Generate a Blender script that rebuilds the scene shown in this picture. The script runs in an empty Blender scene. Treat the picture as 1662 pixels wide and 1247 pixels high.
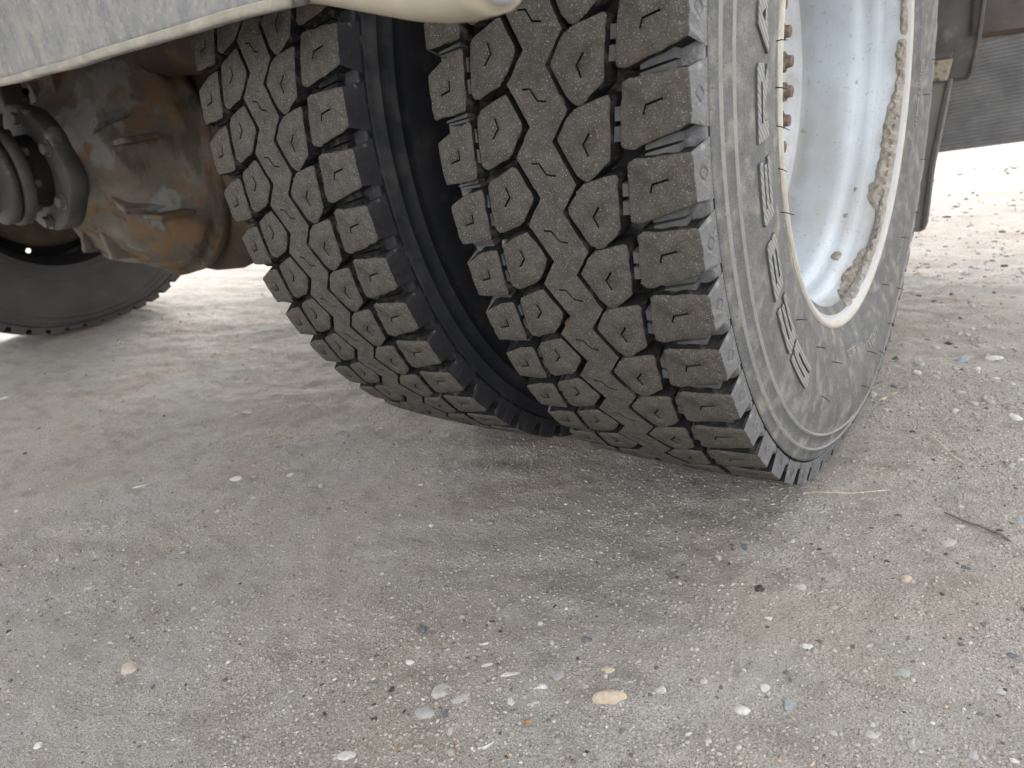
import bpy, bmesh, math, random
import numpy as np
from mathutils import Vector, Matrix, geometry
random.seed(7); rng = np.random.default_rng(7)
R = math.radians
SC = bpy.context.scene
COL = SC.collection

# ---------------------------------------------------------------- camera
cam = bpy.data.cameras.new('camera')
cam.sensor_fit = 'HORIZONTAL'; cam.sensor_width = 36; cam.lens = 36*0.71673
cam.clip_start = 0.02; cam.clip_end = 2000
cam.dof.use_dof = True; cam.dof.focus_distance = 0.74; cam.dof.aperture_fstop = 9.0
co = bpy.data.objects.new('camera', cam); COL.objects.link(co)
M = Matrix(((0.80134, -0.11756, 0.58654), (0.58379, 0.36770, -0.72387), (-0.13057, 0.92248, 0.36328)))
co.matrix_world = Matrix.Translation((0.3431, -1.0289, 0.5178)) @ M.to_4x4()
SC.camera = co

# ---------------------------------------------------------------- sky, sun, exposure
SUN_EL, SUN_AZ = R(30), R(-36)      # azimuth from +Y towards +X (negative: from the left rear)
w = bpy.data.worlds.new('World'); SC.world = w; w.use_nodes = True
nt = w.node_tree; bg = nt.nodes['Background']
sky = nt.nodes.new('ShaderNodeTexSky'); sky.sky_type = 'NISHITA'; sky.sun_disc = False
sky.sun_elevation = SUN_EL; sky.sun_rotation = SUN_AZ
sky.air_density = 1.0; sky.dust_density = 3.0; sky.ozone_density = 1.0
hs = nt.nodes.new('ShaderNodeHueSaturation'); hs.inputs['Saturation'].default_value = .06      # thin overcast: the blue is washed out
nt.links.new(sky.outputs[0], hs.inputs['Color']); nt.links.new(hs.outputs[0], bg.inputs[0]); bg.inputs[1].default_value = 0.15
sd = bpy.data.lights.new('sun', 'SUN'); sd.energy = 0.5; sd.angle = R(20.0); sd.color = (1, .95, .88)
so = bpy.data.objects.new('sun', sd); COL.objects.link(so)
sv = Vector((math.sin(SUN_AZ)*math.cos(SUN_EL), math.cos(SUN_AZ)*math.cos(SUN_EL), math.sin(SUN_EL)))
so.rotation_euler = sv.to_track_quat('Z', 'Y').to_euler()
vs = SC.view_settings
vs.view_transform = 'Standard'; vs.look = 'None'; vs.exposure = 2.45; vs.gamma = 1; vs.use_curve_mapping = False
SC.render.engine = 'CYCLES'

# ---------------------------------------------------------------- materials
def mat(name, stops, scale=8, detail=6, rough=.8, bump=None, spots=None, spec=.3, metal=0, streak=None, coord='Object'):
    """stops: colours over a noise; spots: list of (colour, scale, threshold, softness, stretch) laid over it;
    bump: list of (scale, height in m)"""
    m = bpy.data.materials.new(name); m.use_nodes = True
    n = m.node_tree.nodes; l = m.node_tree.links; b = n['Principled BSDF']
    b.inputs['Roughness'].default_value = rough; b.inputs['Metallic'].default_value = metal
    b.inputs['Specular IOR Level'].default_value = spec
    tc = n.new('ShaderNodeTexCoord').outputs[coord]
    def noise(s, det=6, r=.6, stretch=None, off=0):
        v = tc
        mp = n.new('ShaderNodeMapping'); l.new(tc, mp.inputs[0]); mp.inputs['Location'].default_value = (off, off*.7, off*1.3)
        if stretch: mp.inputs['Scale'].default_value = stretch
        t = n.new('ShaderNodeTexNoise'); l.new(mp.outputs[0], t.inputs['Vector'])
        t.inputs['Scale'].default_value = s; t.inputs['Detail'].default_value = det; t.inputs['Roughness'].default_value = r
        return t.outputs['Fac']
    cr = n.new('ShaderNodeValToRGB'); l.new(noise(scale, detail), cr.inputs[0])
    e = cr.color_ramp.elements
    k = len(stops)
    for i, c in enumerate(stops):
        p = .3+.4*i/max(1, k-1)
        if i < 2: el = e[i]; el.position = p
        else: el = e.new(p)
        el.color = (*c, 1)
    if k == 1: e[1].color = (*stops[0], 1)
    cur = cr.outputs[0]
    for j, sp in enumerate(spots or []):
        c, s, th, so_ = sp[:4]; st = sp[4] if len(sp) > 4 else None
        mr = n.new('ShaderNodeMapRange'); l.new(noise(s, 4, .55, st, 3.1*(j+1)), mr.inputs[0])
        mr.inputs[1].default_value = th-so_; mr.inputs[2].default_value = th+so_
        if len(sp) > 5: mr.inputs[4].default_value = sp[5]
        mx = n.new('ShaderNodeMix'); mx.data_type = 'RGBA'
        l.new(mr.outputs[0], mx.inputs[0]); l.new(cur, mx.inputs[6]); mx.inputs[7].default_value = (*c, 1)
        cur = mx.outputs[2]
    l.new(cur, b.inputs['Base Color'])
    prev = None
    for j, (s, h) in enumerate(bump or []):
        bp = n.new('ShaderNodeBump'); bp.inputs['Strength'].default_value = 1; bp.inputs['Distance'].default_value = h
        l.new(noise(s, 3, .6, None, 9.7+j), bp.inputs['Height'])
        if prev: l.new(prev, bp.inputs['Normal'])
        prev = bp.outputs[0]
    if prev: l.new(prev, b.inputs['Normal'])
    m['n'] = 0
    return m

TREAD = mat('dusty_tread_rubber', [(.054, .050, .044), (.076, .070, .062), (.100, .092, .082)], 90, 8, .9,
            bump=[(900, .0012), (70, .0014)], spots=[((.045, .042, .038), 320, .66, .05, None, .7), ((.30, .285, .26), 900, .635, .03), ((.12, .085, .06), 14, .64, .08, None, .5)], spec=.2)
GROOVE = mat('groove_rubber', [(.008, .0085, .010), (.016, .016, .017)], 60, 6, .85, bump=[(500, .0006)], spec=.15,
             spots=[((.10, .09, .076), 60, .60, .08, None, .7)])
SHOULDER = mat('clean_shoulder_rubber', [(.095, .099, .104), (.155, .157, .160)], 45, 7, .6, bump=[(450, .0012), (120, .0016)],
             spots=[((.30, .29, .27), 90, .63, .06, None, .6), ((.06, .065, .075), 30, .62, .1, None, .6)])
SIDEWALL = mat('dusty_sidewall_rubber', [(.095, .097, .101), (.122, .122, .121), (.148, .145, .139)], 30, 9, .75, bump=[(600, .0012), (160, .0012)],
             spots=[((.30, .275, .235), 40, .58, .09, None, .6), ((.42, .39, .33), 500, .66, .03, None, .6), ((.095, .097, .105), 12, .58, .1, None, .4), ((.09, .092, .095), 90, .62, .06, (1, .3, .3), .4), ((.06, .06, .062), 260, .66, .03, None, .7)])
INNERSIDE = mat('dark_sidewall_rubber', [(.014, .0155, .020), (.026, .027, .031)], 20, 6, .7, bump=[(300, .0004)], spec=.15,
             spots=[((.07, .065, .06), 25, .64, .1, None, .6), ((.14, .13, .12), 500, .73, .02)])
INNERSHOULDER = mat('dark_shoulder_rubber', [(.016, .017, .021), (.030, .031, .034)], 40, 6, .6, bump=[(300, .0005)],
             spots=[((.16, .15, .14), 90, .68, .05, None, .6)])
FARSIDE = mat('far_dusty_sidewall', [(.055, .053, .052), (.085, .08, .077)], 9, 6, .75, bump=[(120, .001)])
LETTER = mat('raised_letter_rubber', [(.20, .20, .195), (.29, .28, .26)], 60, 6, .75, bump=[(600, .0004)])
RIM = mat('white_rim_paint', [(.38, .425, .475), (.46, .51, .56)], 10, 5, .35, spec=.5, bump=[(150, .0003)],
          spots=[((.34, .32, .29), 14, .56, .10, (1, .45, .45), .6), ((.30, .27, .22), 200, .655, .03, None, .7), ((.22, .20, .17), 55, .70, .02, (1, .4, 1.5), .8)])
RIMEDGE = mat('rim_edge_dirt', [(.34, .27, .18), (.50, .44, .34), (.62, .60, .54)], 40, 7, .7, bump=[(300, .0008)],
          spots=[((.30, .13, .06), 30, .64, .06), ((.12, .11, .09), 200, .68, .05, None, .7)])
RIMLIP = mat('rim_lip_cream_paint', [(.38, .36, .31), (.48, .46, .42)], 60, 6, .5, bump=[(200, .0004)],
          spots=[((.42, .30, .18), 70, .66, .04, None, .7)])
DISCM = mat('wheel_disc_paint', [(.36, .37, .39), (.5, .51, .52)], 14, 5, .5, spots=[((.30, .25, .18), 30, .62, .08, None, .6)], bump=[(200, .0005)])
RUSTNUT = mat('rusty_stud', [(.10, .070, .055), (.17, .125, .095), (.28, .24, .20)], 120, 6, .85, bump=[(400, .001)])
MUD = mat('dried_mud', [(.20, .175, .145), (.30, .27, .23), (.38, .35, .31)], 60, 8, .95, bump=[(250, .003), (60, .005)])
CAST = mat('rusty_cast_iron', [(.055, .045, .037), (.095, .080, .064), (.135, .120, .102)], 9, 9, .9, bump=[(90, .0015), (14, .003)],
          spots=[((.155, .155, .145), 7.5, .55, .02, None, .85), ((.13, .078, .040), 11, .55, .035, None, .85), ((.045, .035, .028), 22, .60, .04, (1, 1, .4), .7), ((.12, .06, .03), 30, .63, .04, None, .7)])
BROWNM = mat('brown_rusty_steel', [(.036, .026, .018), (.065, .045, .030), (.09, .07, .05)], 8, 7, .85, bump=[(60, .001)],
          spots=[((.17, .10, .05), 12, .62, .05, None, .6)])
GREYM = mat('greasy_grey_steel', [(.035, .033, .033), (.075, .071, .067)], 12, 7, .6, bump=[(80, .001)],
          spots=[((.24, .21, .17), 20, .66, .05, None, .6)])
BOLTM = mat('dusty_bolt_steel', [(.06, .054, .047), (.14, .125, .11)], 50, 5, .7)
BLACKM = mat('dark_chassis_paint', [(.010, .011, .014), (.025, .025, .028)], 5, 5, .7, bump=[(40, .001)])
FENDER = mat('weathered_grey_panel', [(.17, .177, .183), (.225, .227, .227), (.27, .266, .255)], 26, 8, .6, bump=[(160, .0012)],
          spots=[((.31, .29, .25), 34, .54, .06, (1, 1, .6), .55), ((.17, .178, .19), 60, .57, .05, (1, 1, .55), .7), ((.14, .14, .135), 120, .62, .06, None, .4), ((.38, .37, .34), 150, .62, .06, None, .4)])
RIMDIRT = mat('rim_paint_under_dust', [(.20, .19, .17), (.29, .28, .26), (.36, .37, .37)], 14, 7, .7, bump=[(200, .0006)],
          spots=[((.17, .14, .10), 30, .6, .08, (1, .4, .4), .7)])
HEM = mat('dusty_cream_hem', [(.24, .225, .19), (.36, .335, .285)], 40, 7, .8, bump=[(200, .001)], spots=[((.20, .21, .22), 30, .6, .06, None, .6)])
CREAM = mat('cream_painted_edge', [(.36, .32, .245), (.46, .41, .325)], 10, 5, .5, spots=[((.40, .34, .25), 25, .62, .08, None, .5)])
SILVERTIP = mat('scuffed_pale_tip', [(.34, .36, .38), (.42, .43, .44)], 60, 4, .4)
FLAP = mat('dusty_grey_mud_flap', [(.17, .165, .15), (.24, .23, .21)], 9, 6, .85, bump=[(90, .0006)],
          spots=[((.24, .21, .17), 16, .64, .08, None, .5)])
FLAPTOP = mat('speckled_clay_crust', [(.28, .24, .18), (.36, .31, .24)], 30, 6, .95, spots=[((.12, .075, .04), 75, .60, .05, None, .9)], bump=[(120, .003)])
RIBBED = mat('ribbed_black_rubber', [(.13, .13, .132), (.20, .20, .198)], 20, 5, .7)
BRACKET = mat('dusty_dark_bracket', [(.075, .07, .067), (.12, .115, .11)], 10, 7, .7, bump=[(70, .001)], spots=[((.2, .18, .16), 30, .65, .06, None, .6)])
BEAM = mat('dirty_black_beam', [(.05, .045, .045), (.13, .11, .10)], 6, 8, .7, bump=[(50, .002)], spots=[((.25, .22, .2), 9, .66, .06, (1, 1, 2), .6)])
BODYM = mat('grey_unseen_body', [(.25, .26, .27), (.32, .33, .34)], 2, 4, .6)
STRAW = mat('dry_straw', [(.42, .36, .25), (.55, .49, .37)], 80, 3, .8)
TWIGM = mat('grey_twig_bark', [(.10, .085, .07), (.2, .17, .14)], 200, 4, .9, bump=[(400, .001)])
PEB = {}
for k, c in dict(white=(.50, .49, .47), pale=(.36, .35, .33), grey=(.30, .30, .29), slate=(.115, .125, .135), dark=(.055, .05, .048), brown=(.15, .115, .09),
                 tan=(.50, .42, .31), orange=(.44, .36, .28), rust=(.36, .16, .08), blue=(.24, .26, .275), green=(.27, .295, .275), pink=(.38, .32, .29)).items():
    PEB[k] = mat(k+'_stone', [tuple(v*.8 for v in c), c, tuple(min(.8, v*1.15) for v in c)], 160, 7, .85, bump=[(500, .0008)],
                 spots=[((.33, .30, .27), 220, .60, .08, None, .55)])

# ---------------------------------------------------------------- helpers
def obj(name, verts, faces, mats, parent=None, mi=None, smooth=False, label=None):
    me = bpy.data.meshes.new(name); me.from_pydata([tuple(v) for v in verts], [], faces); me.update()
    for m in (mats if isinstance(mats, (list, tuple)) else [mats]): me.materials.append(m)
    if mi is not None: me.polygons.foreach_set('material_index', mi)
    if smooth is True: me.polygons.foreach_set('use_smooth', [True]*len(me.polygons))
    elif smooth: me.polygons.foreach_set('use_smooth', smooth)
    o = bpy.data.objects.new(name, me); COL.objects.link(o)
    if parent: o.parent = parent
    if label: o['label'] = label
    return o

def bmobj(name, bm, mats, parent=None, smooth=False, label=None):
    me = bpy.data.meshes.new(name); bm.to_mesh(me); bm.free()
    for m in (mats if isinstance(mats, (list, tuple)) else [mats]): me.materials.append(m)
    if smooth: me.polygons.foreach_set('use_smooth', [True]*len(me.polygons))
    o = bpy.data.objects.new(name, me); COL.objects.link(o)
    if parent: o.parent = parent
    if label: o['label'] = label
    return o

def bevel_box(bm, c, s, b=.004, rot=None, seg=2):
    r = bmesh.ops.create_cube(bm, size=1)
    vs_ = r['verts']
    bmesh.ops.scale(bm, vec=s, verts=vs_)
    if b:
        es = list({e for v in vs_ for e in v.link_edges})
        rr = bmesh.ops.bevel(bm, geom=es, offset=b, segments=seg, profile=.5, affect='EDGES')
        vs_ = list({v for f in rr['faces'] for v in f.verts} | {v for v in vs_ if v.is_valid})
    m = Matrix.Translation(c)
    if rot is not None: m = m @ rot.to_4x4()
    bmesh.ops.transform(bm, matrix=m, verts=vs_)
    return vs_

def loft(sections, closed_caps=True):
    """sections: list of lists of points (same count) -> verts, faces"""
    V = []; F = []; n = len(sections[0])
    for s in sections: V += s
    for i in range(len(sections)-1):
        for j in range(n):
            a = i*n+j; b = i*n+(j+1) % n
            F.append((a, b, b+n, a+n))
    if closed_caps:
        F.append(tuple(range(n))[::-1]); F.append(tuple((len(sections)-1)*n+j for j in range(n)))
    return V, F

def lathe_x(profile, th0=0, th1=360, n=180, jitter=None):
    """profile [(x, r)] turned about X; returns verts, faces (open surface)"""
    full = abs(th1-th0) >= 359.9
    k = n if full else n+1
    V = []; F = []; m = len(profile)
    for i in range(k):
        t = R(th0+(th1-th0)*i/n)
        for (x, r) in profile:
            if jitter: x, r = jitter(x, r, t)
            V.append((x, -r*math.sin(t), -r*math.cos(t)))
    for i in range(n):
        i2 = (i+1) % k
        for j in range(m-1):
            F.append((i*m+j, i*m+j+1, i2*m+j+1, i2*m+j))
    return V, F

def tube(pts, rad, seg=12, cap=True):
    S = []
    P = [Vector(p) for p in pts]
    up = Vector((0, 0, 1))
    for i, p in enumerate(P):
        d = (P[min(i+1, len(P)-1)]-P[max(i-1, 0)]).normalized()
        a = d.cross(up if abs(d.dot(up)) < .95 else Vector((1, 0, 0))).normalized(); b = d.cross(a)
        r = rad[i] if isinstance(rad, (list, tuple)) else rad
        S.append([tuple(p+a*r*math.cos(2*math.pi*k/seg)+b*r*math.sin(2*math.pi*k/seg)) for k in range(seg)])
    return loft(S, cap)

# ---------------------------------------------------------------- value noise for terrain and lumps
_tab = rng.random((256, 256)).astype(np.float64)
def vnoise(x, y):
    xi = np.floor(x).astype(int); yi = np.floor(y).astype(int); fx = x-xi; fy = y-yi
    fx = fx*fx*(3-2*fx); fy = fy*fy*(3-2*fy)
    a = _tab[xi & 255, yi & 255]; b = _tab[(xi+1) & 255, yi & 255]; c = _tab[xi & 255, (yi+1) & 255]; d = _tab[(xi+1) & 255, (yi+1) & 255]
    return (a*(1-fx)+b*fx)*(1-fy)+(c*(1-fx)+d*fx)*fy-.5

WR = .515          # tread radius of the tyres
ZC = .497          # height of the tyre centre (the tyre sags 18 mm)
TYRE_X = (0.0, -.3511)
def ground_h(x, y):
    x = np.asarray(x, float); y = np.asarray(y, float)
    h = .012*vnoise(x*1.7+3, y*1.7+9)+.010*vnoise((x+.5*y)*3+31, (y-.5*x)*8+7)+.0062*vnoise((x+.5*y)*9+.3*y, (y-.5*x)*22+5)+.0036*vnoise(x*40, y*44)+.0016*vnoise(x*95, y*99)+.0011*vnoise(x*190, y*205)
    # the dirt is packed level under the tyres and pushed up a little beside them
    for cx in (0.0, -.3511, -2.28):
        d = np.maximum(np.abs(x-cx)-.125, 0); e = np.maximum(np.abs(y)-.13, 0); q = np.hypot(d, e)
        k = np.exp(-(q/.05)**2)
        h = h*(1-k)+(-.001)*k
        h = h+.004*np.exp(-((q-.028)/.014)**2)*(.5+vnoise(x*30, y*30))
    far = np.clip((np.hypot(x, y)-4)/30, 0, 1)
    return h+far*.12*vnoise(x*.15, y*.15)

# ---------------------------------------------------------------- ground (setting)
def axis(lo, hi, step, far):
    a = list(np.arange(lo, hi, step)); s = step; p = a[-1]
    while p < far: s *= 1.12; p += s; a.append(p)
    s = step; p = a[0]; b = []
    while p > -far: s *= 1.12; p -= s; b.append(p)
    return np.array(b[::-1]+a)
gx = axis(-1.6, .62, .0048, 400); gy = axis(-1.0, .75, .0048, 400)
X, Y = np.meshgrid(gx, gy, indexing='ij')
Z = ground_h(X, Y)
nx, ny = X.shape
gv = np.stack([X.ravel(), Y.ravel(), Z.ravel()], 1)
idx = np.arange(nx*ny).reshape(nx, ny)
gf = np.stack([idx[:-1, :-1].ravel(), idx[1:, :-1].ravel(), idx[1:, 1:].ravel(), idx[:-1, 1:].ravel()], 1)
me = bpy.data.meshes.new('ground')
me.vertices.add(len(gv)); me.vertices.foreach_set('co', gv.ravel())
me.loops.add(gf.size); me.loops.foreach_set('vertex_index', gf.ravel().astype(np.int32))
me.polygons.add(len(gf)); me.polygons.foreach_set('loop_start', (np.arange(len(gf))*4).astype(np.int32))
me.update(calc_edges=True); me.polygons.foreach_set('use_smooth', np.ones(len(gf), bool))
GROUND = mat('dusty_gravel_ground', [(.375, .335, .30), (.435, .394, .357), (.475, .434, .40)], 3.2, 10, .95,
             bump=[(900, .003), (420, .0035), (170, .003)], spec=.15,
             spots=[((.54, .51, .465), 480, .56, .06, None, .9), ((.20, .18, .155), 430, .585, .05, None, .85), ((.58, .555, .515), 900, .65, .03),
                    ((.44, .435, .42), 4.5, .55, .08, None, .55), ((.43, .36, .305), 6, .58, .07, None, .55), ((.29, .265, .235), 15, .58, .07, (1, 2.2, 1), .5), ((.50, .475, .44), 24, .60, .06, None, .45)])
me.materials.append(GROUND)
g = bpy.data.objects.new('ground', me); COL.objects.link(g); g['kind'] = 'structure'

# gravel: grains nobody could count, one joined object
ico = [(0, 0, 1), (.894, 0, .447), (.276, .851, .447), (-.724, .526, .447), (-.724, -.526, .447), (.276, -.851, .447),
       (.724, .526, -.447), (-.276, .851, -.447), (-.894, 0, -.447), (-.276, -.851, -.447), (.724, -.526, -.447), (0, 0, -1)]
icf = np.array([(0, 1, 2), (0, 2, 3), (0, 3, 4), (0, 4, 5), (0, 5, 1), (1, 6, 2), (2, 7, 3), (3, 8, 4), (4, 9, 5), (5, 10, 1),
       (6, 7, 2), (7, 8, 3), (8, 9, 4), (9, 10, 5), (10, 6, 1), (11, 7, 6), (11, 8, 7), (11, 9, 8), (11, 10, 9), (11, 6, 10)])
ico = np.array(ico)
def grains(N, box, smin, smax, pw, bias=None):
    x = rng.uniform(box[0], box[1], N*3); y = rng.uniform(box[2], box[3], N*3)
    dens = .35+1.3*np.clip(vnoise(x*4+2, y*4+8)+vnoise(x*11, y*11)+.5, 0, 1)
    # the packed strip under the truck carries fewer loose grains than the open side
    dens *= np.clip(.45+.9*np.clip(x+.5, 0, 1), .3, 1.3)
    keep = rng.random(N*3) < dens/1.6
    x = x[keep][:N]; y = y[keep][:N]; N = len(x)
    for cx in TYRE_X:
        k = (np.abs(x-cx) < .125) & (np.abs(y) < .13); x = x[~k]; y = y[~k]; N = len(x)
    s = smin+(smax-smin)*rng.random(N)**pw
    return x, y, s
parts = [grains(90000, (-.9, .48, -.95, .3), .0007, .0024, 4), grains(7000, (-2.2, .9, -.8, 1.6), .0012, .0048, 5), grains(1500, (-.3, .9, .1, 2.6), .003, .010, 3)]
x = np.concatenate([p[0] for p in parts]); y = np.concatenate([p[1] for p in parts]); s = np.concatenate([p[2] for p in parts]); N = len(x)
z = ground_h(x, y)-s*.05
a = rng.uniform(0, 2*np.pi, N)
sc = np.stack([s*rng.uniform(.8, 1.5, N), s*rng.uniform(.6, 1.1, N), s*rng.uniform(.4, .85, N)], 1)
P = ico[None]*(1+rng.uniform(-.28, .28, (N, 12, 1)))*sc[:, None]
ca, sa = np.cos(a)[:, None], np.sin(a)[:, None]
P = np.stack([P[..., 0]*ca-P[..., 1]*sa+x[:, None], P[..., 0]*sa+P[..., 1]*ca+y[:, None], P[..., 2]+z[:, None]], -1)
F = (icf[None]+(np.arange(N)*12)[:, None, None]).reshape(-1, 3)
me = bpy.data.meshes.new('gravel')
me.vertices.add(N*12); me.vertices.foreach_set('co', P.reshape(-1))
me.loops.add(F.size); me.loops.foreach_set('vertex_index', F.ravel().astype(np.int32))
me.polygons.add(len(F)); me.polygons.foreach_set('loop_start', (np.arange(len(F))*3).astype(np.int32))
me.update(calc_edges=True)
pal = np.array([(.27, .25, .225), (.30, .275, .25), (.33, .31, .285), (.24, .22, .195), (.40, .385, .36), (.42, .41, .39), (.12, .105, .095), (.19, .188, .185), (.34, .27, .21), (.07, .066, .064)])
pi = rng.choice(10, N, p=[.25, .23, .20, .16, .04, .006, .045, .035, .026, .008])
colr = np.clip(pal[pi]*rng.uniform(.95, 1.3, (N, 1)), 0, 1)
ca_ = me.color_attributes.new('tint', 'FLOAT_COLOR', 'POINT')
ca_.data.foreach_set('color', np.concatenate([np.repeat(colr, 12, 0), np.ones((N*12, 1))], 1).ravel())
gm = bpy.data.materials.new('gravel_grain'); gm.use_nodes = True
b = gm.node_tree.nodes['Principled BSDF']; b.inputs['Roughness'].default_value = .95; b.inputs['Specular IOR Level'].default_value = .15
at = gm.node_tree.nodes.new('ShaderNodeAttribute'); at.attribute_name = 'tint'; gm.node_tree.links.new(at.outputs['Color'], b.inputs['Base Color'])
me.materials.append(gm)
go = bpy.data.objects.new('gravel', me); COL.objects.link(go); go['kind'] = 'stuff'
go['label'] = 'loose grains of grey and tan grit strewn over the dirt'; go['category'] = 'gravel'

# ---------------------------------------------------------------- truck root
truck = bpy.data.objects.new('truck', None); COL.objects.link(truck); truck.location = (-1.33, 0, 0)
truck['label'] = 'truck with dual rear tyres, white rim and rusty differential, seen low from the side'
truck['category'] = 'truck'
def holder(name, x, z=ZC, y=0.):
    return (x+1.33, y, z)

NP = 57; PITCH = 360/NP; ARC = 2*math.pi*WR/NP      # 57 tread pitches
def sag(v, x0):
    """flatten the tyre against the ground and bulge the sidewall above it (wheel-local coordinates)"""
    u, y, z = v
    r = math.hypot(y, z)
    if r > .30:
        s = .022
        d = (z+ZC)/s
        zz = -ZC+s*math.log1p(math.exp(min(d, 40))) if d < 12 else z
        k = min(1, max(0, (r-.32)/.15))
        zz = z+(zz-z)*k
        t = math.atan2(-y, -z)
        if .33 < r < .485: u += math.copysign(.010*math.exp(-(t/R(22))**2)*math.sin(math.pi*(r-.33)/.155), u)
        return (u, y, zz)
    return v

def polar(u, r, thdeg):
    t = R(thdeg); return (u, -r*math.sin(t), -r*math.cos(t))

def round_poly(P, rad):
    out = []; n = len(P)
    for i in range(n):
        a, b, c = np.array(P[i-1]), np.array(P[i]), np.array(P[(i+1) % n])
        la, lc = np.linalg.norm(a-b), np.linalg.norm(c-b)
        r1 = min(rad, la*.3); r2 = min(rad, lc*.3)
        p = b+(a-b)/la*r1; q = b+(c-b)/lc*r2
        out += [p, (p+2*b+q)/4, q]
    return out

def subdiv(P, step, jit, rnd):
    out = []; n = len(P)
    for i in range(n):
        a, b = np.array(P[i]), np.array(P[(i+1) % n]); L = np.linalg.norm(b-a); k = max(1, int(L/step))
        for j in range(k):
            p = a+(b-a)*j/k
            if jit: p = p+np.array([rnd.uniform(-jit, jit), rnd.uniform(-jit, jit)])
            out.append(p)
    return out

def offset(P, d):
    """offset a CCW closed polygon outward by d"""
    n = len(P); out = []
    for i in range(n):
        a, b, c = P[i-1], P[i], P[(i+1) % n]
        t = c-a; t = t/(np.linalg.norm(t)+1e-12)
        out.append(b+np.array([t[1], -t[0]])*d)
    return out

def area(P):
    return .5*sum(P[i-1][0]*P[i][1]-P[i][0]*P[i-1][1] for i in range(len(P)))

def inside(p, P):
    c = False; n = len(P); x, y = p
    for i in range(n):
        x1, y1 = P[i-1]; x2, y2 = P[i]
        if (y1 > y) != (y2 > y) and x < (x2-x1)*(y-y1)/(y2-y1)+x1: c = not c
    return c

def strip_poly(line, w):
    """thin closed polygon around a polyline (a sipe)"""
    L = [np.array(p, float) for p in line]; a = []; b = []
    for i, p in enumerate(L):
        t = L[min(i+1, len(L)-1)]-L[max(i-1, 0)]; t = t/np.linalg.norm(t); nn = np.array([-t[1], t[0]])
        a.append(p+nn*w/2); b.append(p-nn*w/2)
    P = a+b[::-1]
    return P if area(P) > 0 else P[::-1]

def cdt(outline, holes, grid):
    pts = [tuple(p) for p in outline]; edges = [(i, (i+1) % len(outline)) for i in range(len(outline))]
    for h in holes:
        o = len(pts); pts += [tuple(p) for p in h]; edges += [(o+i, o+(i+1) % len(h)) for i in range(len(h))]
    A = np.array(outline); lo, hi = A.min(0), A.max(0)
    if grid:
        inn = offset([np.array(p) for p in outline], -grid*.4)
        for gx_ in np.arange(lo[0]+grid/2, hi[0], grid):
            for gy_ in np.arange(lo[1]+grid/2, hi[1], grid):
                if inside((gx_, gy_), inn) and not any(inside((gx_, gy_), offset([np.array(q) for q in h], grid*.3)) for h in holes): pts.append((gx_, gy_))
    vs2, es, fs, ov, oe, of = geometry.delaunay_2d_cdt([Vector(p) for p in pts], edges, [], 0, 1e-7)
    F = []
    for f in fs:
        c = sum((vs2[i] for i in f), Vector((0, 0)))/len(f)
        if inside(c, outline) and not any(inside(c, h) for h in holes):
            if (vs2[f[1]]-vs2[f[0]]).cross(vs2[f[2]]-vs2[f[0]]) < 0: f = f[::-1]
            F.append(tuple(f))
    # map from outline index to cdt vertex
    back = {}
    for i, o in enumerate(ov):
        for k in o: back[k] = i
    return [np.array(v) for v in vs2], F, back

def prism(outline, holes, mapf, ht, hb, bev=.0012, draft=.0015, rnd=random, rad=.003, step=.006, jit=.0003, grid=.012, hole_depth=.005, hbf=None, sidemat=None, grow=0):
    """raised piece: returns verts, faces, material indices (0 top, 1 side, 2 extra side)"""
    P = [np.array(p, float) for p in outline]
    if area(P) < 0: P = P[::-1]
    P = [np.array(p) for p in (round_poly(P, rad) if rad else P)]
    if grow: P = offset(P, grow)
    P = subdiv(P, step, jit, rnd); n = len(P)
    top = offset(P, -bev); base = offset(P, draft)
    V2, F, back = cdt(top, holes, grid)
    V = [mapf(p[0], p[1], ht) for p in V2]; MI = [0]*len(F); SM = [True]*len(F); FF = list(F)
    o1 = len(V); V += [mapf(p[0], p[1], ht-bev) for p in P]
    o2 = len(V)
    for p in base:
        hb_ = hb
        q = p
        if hbf: q, hb_ = hbf(p, hb)
        V.append(mapf(q[0], q[1], hb_))
    for i in range(n):
        j = (i+1) % n
        FF.append((back[j], back[i], o1+i, o1+j)); MI.append(0); SM.append(True)
        FF.append((o1+j, o1+i, o2+i, o2+j)); MI.append(sidemat((P[i]+P[j])/2) if sidemat else 1); SM.append(False)
    k0 = n
    for h in holes:
        m = len(h); o3 = len(V); V += [mapf(p[0], p[1], ht-hole_depth) for p in h]
        for i in range(m):
            j = (i+1) % m
            FF.append((back[k0+i], back[k0+j], o3+j, o3+i)); MI.append(1); SM.append(False)
        FF.append(tuple(o3+i for i in range(m))); MI.append(1); SM.append(False)
        k0 += m
    return V, FF, MI, SM

def crown(u): return .003*(1-(u/.12)**2)
def tread_map(th0):
    """u across, s along (metres from th0) and h above the nominal tread radius -> wheel-local point"""
    def f(u, s, h):
        return polar(u, WR+crown(u)*(1 if h > -.012 else .5)+h, th0+math.degrees(s/WR))
    return f

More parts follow.
